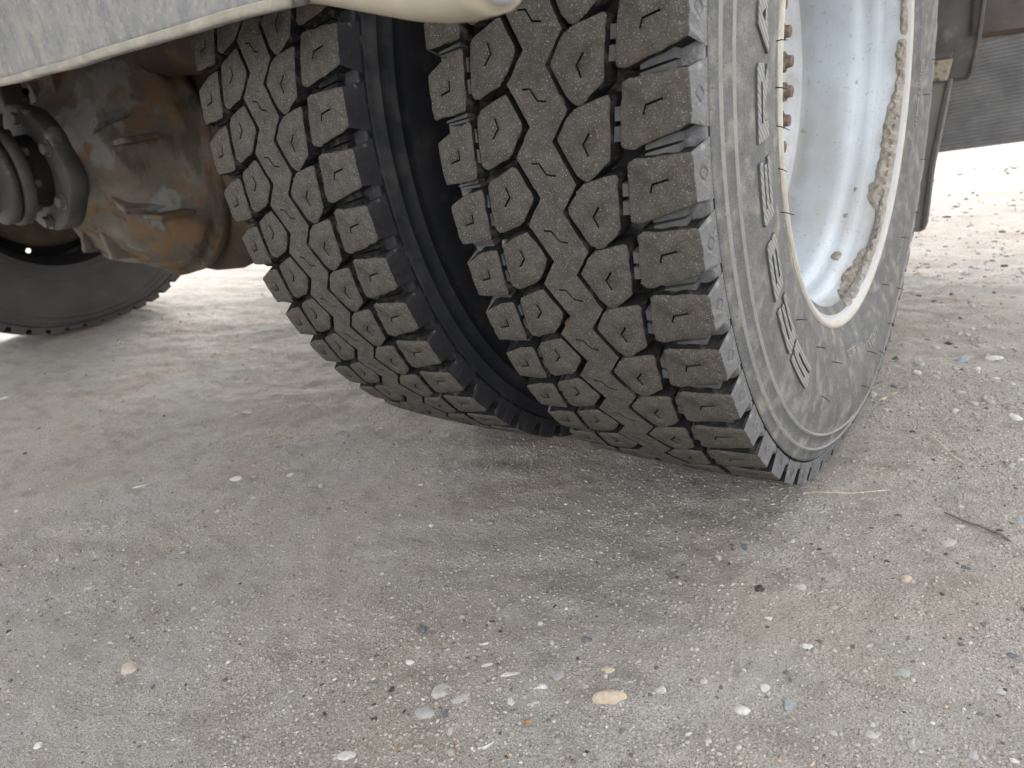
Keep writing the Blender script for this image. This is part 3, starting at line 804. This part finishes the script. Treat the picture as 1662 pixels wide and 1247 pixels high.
for s_ in (-1, 1): bevel_box(bm, (XC+s_*.052, -.53, zc), (.026, .085, .060), .008)
tbm('universal_joint', bm, GREYM, True)
V, F = loft([circ(-.56, .062, .062, zc), circ(-.58, .07, .07, zc), circ(-.60, .052, .052, zc), circ(-1.9, .052, .052, zc+.10), circ(-2.6, .052, .052, zc+.14)])
tobj('drive_shaft', V, F, GREYM, True)
for k in range(8):
    a = R(k*45+30)
    bm = bmesh.new(); bmesh.ops.create_cone(bm, segments=6, radius1=.009, radius2=.009, depth=.012, cap_ends=True)
    bmesh.ops.rotate(bm, cent=(0, 0, 0), matrix=Matrix.Rotation(R(90), 3, 'X'), verts=bm.verts)
    o = bmobj('flange_bolt', bm, BOLTM, truck); o.location = (1.33+XC+.078*math.cos(a), -.386, zc+.078*math.sin(a))

# ---------------------------------------------------------------- suspension and frame above the axle
V, F = tube([(-1.72, -.16, .735), (-1.25, -.13, .70), (-.86, -.10, .665), (-.66, -.08, .65)], [.05, .05, .048, .046], 20)
tobj('torque_rod', V, F, BROWNM, True)
bm = bmesh.new(); bevel_box(bm, (-.70, -.06, .63), (.12, .22, .10), .012); bevel_box(bm, (-.70, -.02, .80), (.05, .12, .40), .006)
tbm('spring_seat', bm, BLACKM)
for xs in (-.76, -1.95):
    for k in range(6):
        bm = bmesh.new(); L = 1.5-.2*k
        bevel_box(bm, (xs, 0, .745+k*.0145), (.075, L, .0125), .002)
        for v in bm.verts: v.co.z += .06*(v.co.y/.8)**2
        bmesh.ops.subdivide_edges(bm, edges=[e for e in bm.edges if abs(e.verts[0].co.y-e.verts[1].co.y) > .5], cuts=10)
        for v in bm.verts:
            if abs(v.co.y) < L/2-.02: v.co.z += .06*(v.co.y/.8)**2-.06*((L/2)/.8)**2
        tbm('leaf_spring', bm, BLACKM)
for xs in (-.93, -1.79):
    bm = bmesh.new(); bevel_box(bm, (xs, -1.0, .93), (.008, 6.6, .26), 0); bevel_box(bm, (xs+(.04 if xs < -1.3 else -.04), -1.0, 1.056), (.08, 6.6, .008), 0); bevel_box(bm, (xs+(.04 if xs < -1.3 else -.04), -1.0, .804), (.08, 6.6, .008), 0)
    tbm('frame_rail', bm, BLACKM)
for yc in (-.75, .0, .72, 1.6):
    bm = bmesh.new(); bevel_box(bm, (-1.36, yc, .93), (.852, .10, .20), .004); tbm('cross_member', bm, BLACKM)
bm = bmesh.new(); bevel_box(bm, (-1.63, -.25, .80), (.06, .05, .34), .006); tbm('hanger_bracket', bm, GREYM)
bm = bmesh.new(); bevel_box(bm, (-1.40, .40, .62), (.70, .28, .34), .03); tbm('air_tank', bm, BLACKM)

# unseen floor and load box, added and sized for the shade around them
bm = bmesh.new(); bevel_box(bm, (-1.345, .86, 1.16), (2.50, 2.9, .12), .01); tbm('unseen_cargo_floor', bm, BLACKM)
bm = bmesh.new(); bevel_box(bm, (-1.345, .86, 1.40), (2.56, 3.0, .36), .02); tbm('unseen_cargo_box', bm, BODYM, False, 'unseen low grey cargo bed above the wheels, added for its shade')

# ---------------------------------------------------------------- panel hanging in front of the tyres, near the camera
def bar(name, path, hgt, thk, mt, label=None, n=9, bulge=.0, jit=0.):
    """a pressed panel: path of lower-edge points, rising hgt, thk thick with a rolled lower edge"""
    S = []
    P = [Vector(p) for p in path]
    for i, p in enumerate(P):
        d = (P[min(i+1, len(P)-1)]-P[max(i-1, 0)]); d.z = 0; d.normalize(); nrm = Vector((d.y, -d.x, 0))
        r = thk/2; sec = []
        for k in range(n):
            t = math.pi*k/(n-1)
            sec.append(p+nrm*r*math.cos(t)+Vector((0, 0, r-r*math.sin(t))))
        sec.append(p-nrm*r+Vector((0, 0, hgt))); sec.append(p+nrm*r+Vector((0, 0, hgt)))
        for q in (.75, .5, .25): sec.append(p+nrm*(r+bulge*math.sin(math.pi*q))+Vector((0, 0, r+(hgt-r)*q)))
        S.append([tuple(v) for v in sec])
    V, F = loft(S)
    return tobj(name, V, F, mt, True, label)
pth = []
for i in range(25):
    t = i/24
    x = -2.1+t*1.915; y = -.565+.012*math.sin(t*5); z = .640-.030*min(1, t*1.15)+.0012*math.sin(t*23)+.0008*math.sin(t*61)
    pth.append((x, y, z))
bar('side_panel', pth, .30, .026, FENDER, 'weathered pale grey panel edge across the top left', bulge=.004)
hem = [(x, y-.0135, z-.0015) for x, y, z in pth]
bar('panel_hem', hem, .009, .008, HEM, 'dusty cream hem along the bottom of the grey panel')
# rolled cream edge that turns towards the camera and ends in a pale scuffed tip
pts = []
for i in range(15):
    t = i/14
    K = [(-.21, -.555, .614), (-.184, -.56, .609), (-.124, -.59, .596), (-.047, -.63, .579), (.039, -.68, .561), (.097, -.715, .553), (.128, -.735, .5515)]
    tt = t*6; q = min(5, int(tt)); pts.append(tuple(K[q][c]+(K[q+1][c]-K[q][c])*(tt-q) for c in range(3)))
bar('panel_lip', pts, .10, .030, CREAM, 'cream painted edge turning towards the camera')
bm = bmesh.new(); bmesh.ops.create_uvsphere(bm, u_segments=24, v_segments=14, radius=1)
bmesh.ops.scale(bm, vec=(.012, .013, .018), verts=bm.verts); bmesh.ops.translate(bm, vec=(.134, -.738, .572), verts=bm.verts)
tbm('lip_end_cap', bm, SILVERTIP, True)

# ---------------------------------------------------------------- behind the wheel: mud flap, bracket, ribbed curtain, beam
def panel(name, poly, y, thk, mt, label=None, bev=.004, tilt=0., parent=None):
    """flat panel in the XZ plane with thickness along Y, edges rounded"""
    bm = bmesh.new(); P = [np.array(p) for p in poly]
    if area(P) < 0: P = P[::-1]
    vs1 = [bm.verts.new((p[0], y-thk/2+tilt*p[1], p[1])) for p in P]; vs2_ = [bm.verts.new((p[0], y+thk/2+tilt*p[1], p[1])) for p in P]
    bm.faces.new(vs1); bm.faces.new(vs2_[::-1]); n = len(P)
    for i in range(n): bm.faces.new((vs1[(i+1) % n], vs1[i], vs2_[i], vs2_[(i+1) % n]))
    if bev: bmesh.ops.bevel(bm, geom=[e for e in bm.edges if abs(e.verts[0].co.y-e.verts[1].co.y) < thk*.5], offset=bev, segments=2, affect='EDGES')
    bmesh.ops.recalc_face_normals(bm, faces=bm.faces)
    return tbm(name, bm, mt, False, label, parent)
fl = panel('mud_flap', [(-.20, .118), (.074, .120), (.084, .126), (.0885, .140), (.094, .26), (.108, .38), (.1135, .432), (-.20, .432)], .80, .012, FLAP, 'grey mud flap hanging behind the outer tyre')
panel('flap_rim', [(.0745, .128), (.0815, .134), (.086, .26), (.1, .38), (.1055, .432), (.1115, .432), (.1065, .38), (.092, .26), (.087, .142), (.0825, .128)], .790, .010, BRACKET, bev=.002)
panel('clay_crust', [(-.20, .430), (.105, .430), (.112, .470), (-.20, .470)], .79, .016, FLAPTOP, bev=.003)
panel('flap_clamp', [(-.2, .470), (.11, .470), (.11, .482), (-.2, .482)], .795, .022, BRACKET, bev=.003)
# bracket box above the flap
panel('rear_bracket', [(-.25, .425), (.138, .425), (.150, .50), (.158, .70), (-.25, .70)], .84, .05, BRACKET, 'dusty dark steel bracket above the mud flap', bev=.006)
panel('bracket_strip', [(.136, .505), (.146, .512), (.1555, .70), (.138, .70)], .806, .010, GREYM, bev=.003)
panel('bracket_edge', [(.139, .425), (.144, .432), (.155, .505), (.163, .70), (.158, .70), (.1495, .50)], .812, .012, BOLTM, bev=.002)
panel('bracket_fold', [(-.1, .490), (.055, .490), (.06, .497), (-.1, .497)], .812, .008, BRACKET, bev=.001)
# ribbed rubber curtain: each moulded rib is real relief, joined into one part
cur = panel('rubber_curtain', [(-1.1, .185), (.05, .236), (.50, .272), (.50, .50), (-1.1, .50)], 1.22, .008, RIBBED, 'ribbed black rubber curtain behind the mud flap', bev=0)
V, F = [], []
for k in range(37):
    z0 = .19+k*.0088
    xs = np.linspace(-.1, .5, 46)
    zb = lambda x: np.interp(x, [-1.1, .05, .5], [.185, .236, .272])
    for a, b_ in zip(xs[:-1], xs[1:]):
        zz = z0+.09*(a-.05)
        if zz < zb(a)+.001 or zz > .498: continue
        g_ = (b_-a)*.0; o = len(V)
        dz = .09*(b_-a)
        V += [(a+g_, 1.216, zz), (b_-g_, 1.216, zz+dz), (b_-g_, 1.2125, zz+dz+.0024), (a+g_, 1.2125, zz+.0024), (b_-g_, 1.216, zz+dz+.0052), (a+g_, 1.216, zz+.0052)]
        F += [(o, o+1, o+2, o+3), (o+3, o+2, o+4, o+5)]
o = obj('curtain_ribs', V, F, RIBBED, cur); o['kind'] = 'stuff'
bm = bmesh.new(); bevel_box(bm, (-.9, 1.26, .60), (2.9, .10, .20), .006); tbm('rear_beam', bm, BEAM, False, 'dirty black beam over the rubber curtain')
bm = bmesh.new(); bevel_box(bm, (-.9, 1.235, .503), (2.9, .05, .012), .002); tbm('beam_flange', bm, BROWNM)

# ---------------------------------------------------------------- stones
def hull_stone(seed, r, flat, angular):
    rr = random.Random(seed); bm = bmesh.new()
    if angular:
        for _ in range(16):
            v = Vector((rr.gauss(0, 1), rr.gauss(0, 1), rr.gauss(0, 1))).normalized()*rr.uniform(.85, 1.1); bm.verts.new((v.x, v.y, v.z))
        bmesh.ops.convex_hull(bm, input=bm.verts)
        bmesh.ops.bevel(bm, geom=list(bm.edges), offset=.06, segments=1, affect='EDGES')
    else:
        bmesh.ops.create_icosphere(bm, subdivisions=3, radius=1)
        ph = [rr.uniform(0, 6) for _ in range(6)]
        for v in bm.verts:
            c = v.co; v.co = c*(1+.10*math.sin(2.3*c.x+ph[0])+.09*math.sin(3.1*c.y+ph[1])+.05*math.sin(5.5*c.x+4*c.y+ph[2])+.03*math.sin(9*c.y+7*c.z+ph[3]))
    sx, sy = r*rr.uniform(.9, 1.1), r*rr.uniform(.55, .9)
    bmesh.ops.scale(bm, vec=(sx, sy, r*flat), verts=bm.verts)
    return bm
STONES = [(-0.164,-0.614,8.4,"slate"),(-0.084,-0.597,8.7,"white"),(-0.058,-0.608,8.5,"white"),(-0.066,-0.622,7.2,"white"),(-0.041,-0.625,14.1,"white"),(0.002,-0.604,9.5,"grey"),(0.04,-0.573,9.5,"tan"),(0.06,-0.603,15.3,"orange"),(0.03,-0.6,7.5,"pale"),(-0.004,-0.62,8.8,"white"),(0.066,-0.577,3.1,"white"),(0.061,-0.551,3.2,"pale"),(-0.084,-0.666,12.2,"pale"),(-0.061,-0.667,10.7,"pale"),(-0.0,-0.638,8.6,"pale"),(-0.084,-0.694,10.7,"grey"),(-0.064,-0.689,5.6,"slate"),(-0.051,-0.703,9.2,"pale"),(-0.011,-0.699,10.1,"white"),(-0.115,-0.767,13.7,"white"),(0.007,-0.659,4.2,"rust"),(-0.033,-0.712,3.6,"rust"),(-0.08,-0.739,3.1,"rust"),(-0.115,-0.745,3.1,"dark"),(-0.103,-0.705,2.5,"dark"),(-0.132,-0.691,5.2,"dark"),(-0.122,-0.723,3.8,"dark"),(-0.06,-0.701,2.5,"dark"),(0.07,-0.662,2.6,"dark"),(0.008,-0.574,2.9,"dark"),(0.004,-0.548,5.9,"slate"),(-0.021,-0.647,5.6,"white"),(-0.172,-0.743,3.3,"dark"),(-0.136,-0.712,2.9,"dark"),(-0.049,-0.475,6.4,"white"),(-0.056,-0.546,4.4,"white"),(0.095,-0.572,4.3,"white"),(-0.058,-0.514,3.1,"dark"),(0.083,-0.325,6.1,"slate"),(0.063,-0.353,7.5,"white"),(0.031,-0.41,7.3,"brown"),(0.122,-0.395,7.8,"dark"),(0.158,-0.373,6.5,"pale"),(0.145,-0.435,8.2,"white"),(0.188,-0.458,8.6,"white"),(0.17,-0.521,7.5,"white"),(0.194,-0.528,9.9,"blue"),(0.163,-0.554,7.9,"white"),(0.198,-0.446,4.0,"brown"),(0.248,-0.312,7.5,"orange"),(0.295,-0.264,7.0,"slate"),(0.309,-0.361,3.2,"orange"),(0.322,-0.356,4.3,"slate"),(0.27,-0.454,9.1,"green"),(0.26,-0.532,6.1,"pale"),(0.329,-0.517,4.3,"grey"),(0.356,-0.509,4.3,"white"),(0.318,-0.182,3.8,"dark"),(0.278,-0.222,11.3,"pale"),(0.334,-0.149,6.9,"blue"),(0.137,-0.213,5.8,"grey"),(0.282,-0.326,2.9,"dark"),(0.307,-0.391,3.5,"slate"),(0.341,-0.439,7.9,"pale"),(0.348,-0.314,3.3,"slate"),(0.345,-0.388,4.8,"slate"),(0.094,-0.574,4.9,"pale"),(-0.844,-0.569,18.5,"white"),(-0.943,-0.285,15.9,"grey"),(-0.962,-0.311,9.3,"grey"),(-0.619,-0.436,10.4,"white"),(-0.696,-0.485,10.8,"white"),(-0.627,-0.563,6.5,"white"),(-0.61,-0.514,6.6,"white"),(-0.479,-0.577,6.7,"green"),(-0.986,-0.711,8.6,"white"),(-0.75,-0.656,6.4,"pale"),(-1.682,-0.473,13.6,"white"),(-0.628,-0.757,7.6,"pale"),(-0.589,-0.645,4.3,"pale"),(-0.544,-0.436,7.0,"pale"),(-0.591,-0.368,5.8,"tan"),(-0.416,-0.81,9.5,"pink"),(-0.363,-0.812,4.5,"slate"),(-0.481,-0.798,4.2,"pale"),(-0.335,-0.791,2.6,"dark"),(-0.633,-0.851,4.2,"dark"),(-0.628,-0.758,5.7,"pale"),(0.193,0.245,10.5,"grey"),(0.221,0.341,19.7,"blue"),(0.263,0.365,17.5,"white"),(0.12,0.309,12.2,"dark"),(0.155,0.307,14.6,"pale"),(0.143,0.188,8.4,"slate"),(0.136,0.139,9.8,"tan"),(0.275,0.266,8.2,"white"),(0.128,0.677,9.0,"brown"),(0.161,0.613,8.7,"grey"),(0.09,0.408,8.4,"dark"),(0.095,0.704,6.9,"dark"),(-1.341,0.001,13.7,"pale"),(0.156,-0.292,3.1,"dark"),(0.178,-0.12,4.0,"grey"),(0.249,-0.211,3.7,"brown"),(0.224,-0.282,3.1,"dark"),(0.211,-0.385,3.2,"pale"),(0.292,-0.476,3.2,"grey"),(0.234,-0.545,3.6,"pale"),(0.329,-0.47,3.2,"slate"),(0.289,-0.527,3.6,"grey"),(0.102,-0.51,2.9,"pale"),(0.085,-0.628,3.2,"slate"),(0.152,-0.604,3.5,"pale"),(-0.227,-0.741,3.8,"pale"),(-0.224,-0.808,4.0,"pale"),(-0.432,-0.88,4.0,"pale"),(-0.397,-0.912,4.6,"white"),(-0.411,-0.723,3.6,"pale"),(-0.283,-0.557,3.5,"pale"),(-0.301,-0.447,3.4,"white"),(-0.255,-0.643,3.0,"slate"),(0.27,0.067,5.1,"dark"),(0.316,-0.028,4.7,"grey"),(0.265,-0.049,3.7,"dark"),(0.272,0.157,6.0,"brown"),(0.19,0.413,7.8,"dark"),(0.223,0.647,8.9,"grey"),(0.153,0.873,8.3,"brown"),(0.226,0.992,9.6,"dark"),(0.194,0.039,4.0,"dark")]

LAB = {0: 'dark slate chip in the dirt left of the cluster of white stones', 4: 'largest white stone of the pale cluster at the bottom centre', 7: 'rounded orange tan pebble half sunk in the dirt, largest warm coloured one',
       6: 'smooth cream tan pebble just above the orange one', 5: 'round grey flat stone between the white cluster and the tan pebble', 12: 'pale ivory flat stone left of the white cluster',
       19: 'wide bluish white flat stone at the bottom edge', 20: 'small orange rust chip below the pale cluster', 46: 'angular blue grey stone standing proud at the lower right',
       49: 'tan triangular chip of stone on the dirt at the right', 53: 'greenish grey flat patch of stone at the lower right', 54: 'rounded cream pebble near the lower right bottom edge',
       67: 'long thin white sliver of stone on shaded dirt at the left', 68: 'grey stone lying under the truck behind the thin white slivers', 74: 'small dark green stone on the grey dirt left of centre',
       82: 'pinkish stone with a pale rim at the lower left', 40: 'dark brown crumb of earth with ragged shape, right of centre', 41: 'dark stone in a small ring of grit at right',
       38: 'dark slate stone on pale dirt below the outer tyre', 58: 'large pale worn stone flush with the dirt at right', 51: 'small yellow pebble among grit near the right edge', 57: 'round black pebble beside the dry twig',
       89: 'bluish pale stone on open dirt right of the tyre', 90: 'broad white stone at the right edge beyond the tyre', 91: 'dark stone close beside the outer tyre sidewall', 88: 'grey green stone on the dirt right of the outer tyre',
       94: 'tan stone by the foot of the outer tyre', 59: 'pale blue grey stone at the right edge near the twig', 21: 'dark red chip right of the round black grains', 22: 'deep red crumb near the bottom edge',
       77: 'flat cream stone far left under the truck'}
KW = dict(white='white stones', pale='pale cream stones', grey='mid grey stones', slate='slate coloured stones', dark='small black pebbles', brown='brown crumbs of earth',
          tan='tan stones', orange='orange tan pebbles', rust='reddish chips', blue='bluish stones', green='greenish stones', pink='pinkish stones')
ORD = 'first second third fourth fifth sixth seventh eighth ninth tenth eleventh twelfth thirteenth fourteenth fifteenth sixteenth seventeenth eighteenth'.split()
PLACED = []
for i, (x, y, s, k) in enumerate(STONES):
    flatk = k in ('white', 'pale', 'grey', 'green', 'tan') and s > 5
    ang = (k in ('slate', 'dark', 'blue', 'brown', 'rust') or random.random() < .35) and i != 7
    r = s/1000*1.1
    bm = hull_stone(300+i, r, .32 if flatk else .6, ang)
    o = bmobj('pebble' if s < 7 else 'stone', bm, PEB[k], None, not ang)
    o.rotation_euler = (random.uniform(-.15, .15), random.uniform(-.15, .15), random.uniform(0, 3.1) if not i == 67 else .75)
    z = float(ground_h(np.array([x]), np.array([y]))[0])
    o.location = (x, y, z-r*(.32 if flatk else .6)*(.66 if flatk else .22))
    if i == 67: o.scale = (1.2, .22, 1)
    if i == 7: o.scale = (.92, .66, 1.0); o.rotation_euler = (0, 0, .63)
    if k == 'white' and i < 20: o.rotation_euler[2] = random.uniform(.45, .95); o.scale = (1.25, .62, 1)
    v_ = M.transposed() @ (Vector((x, y, 0))-co.matrix_world.translation)
    px, py = 831+1191*v_.x/-v_.z, 623.5-1191*v_.y/-v_.z
    reg = ('at the bottom centre' if py > 950 and 480 < px < 1110 else 'at the lower right' if px > 1110 and py > 790 else
           'beyond the outer tyre' if px > 1300 else 'on shaded dirt under the truck' if py < 900 else 'at the lower left')
    PLACED.append((o, i, k, reg, px)); o['group'] = KW[k]+' on the dirt'
    o['category'] = 'stone'
for k in KW:
    for reg in {p[3] for p in PLACED}:
        L_ = sorted([p for p in PLACED if p[2] == k and p[3] == reg], key=lambda p: p[4])
        for q, p in enumerate(L_):
            one = len(L_) == 1
            p[0]['label'] = LAB.get(p[1]) or (('the only one of the ' if one else ORD[q]+' from left of the ')+KW[k]+' '+reg)
# stones caught in the tread grooves
for i, (p, s, k, lab) in enumerate((((.011, -.503, .481), .0062, 'orange', 'brown orange pebble wedged beside the centre rib of the outer tyre'),
                                    ((.004, -.500, .541), .0045, 'pale', 'small grey pebble wedged high in the tread groove of the outer tyre'),
                                    ((.012, -.492, .393), .0062, 'pale', 'pale grey pebble wedged in the tread groove above the white one'),
                                    ((.008, -.488, .372), .0065, 'white', 'white chip wedged in the tread groove right of the centre rib'),
                                    ((-.074, -.493, .391), .0070, 'brown', 'brown stone stuck between the left tread blocks of the outer tyre'),
                                    ((-.031, -.468, .309), .0055, 'rust', 'red chip wedged left of the centre rib low on the outer tyre'))):
    bm = hull_stone(900+i, s, .75, i % 2 == 0)
    o = bmobj('pebble', bm, PEB[k], None, i % 2 == 1); o.location = p; o.rotation_euler = (random.random()*3, random.random()*3, random.random()*3)
    o['label'] = lab; o['category'] = 'stone'

# dry stems and a twig on the dirt
def stem(name, pts, r, mt, label):
    P = []
    for x, y, dz in pts: P.append((x, y, float(ground_h(np.array([x]), np.array([y]))[0])+dz))
    V, F = tube(P, r, 7); o = obj(name, V, F, mt, None, None, True); o['label'] = label; o['category'] = 'twig' if 'twig' in name else 'straw'
stem('grass_stem', [(.212, .040, .003), (.219, .022, .005), (.230, .002, .006), (.242, -.018, .005), (.253, -.032, .004), (.268, -.042, .002)], .0007, STRAW, 'thin curved dry grass stem on the dirt right of the outer tyre')
stem('grass_stem', [(.105, -.184, .002), (.125, -.178, .004), (.145, -.174, .006), (.16, -.168, .006), (.18, -.153, .005), (.198, -.136, .002)], .0006, STRAW, 'pale straw lying in front of the foot of the outer tyre')
stem('twig', [(.262, -.166, .002), (.277, -.172, .003), (.290, -.180, .002), (.300, -.184, .004), (.311, -.189, .002), (.320, -.197, .003), (.330, -.206, .002)], [.0008, .0012, .0014, .0016, .0013, .0015, .0008], TWIGM, 'short grey twig lying on the dirt at the right edge')
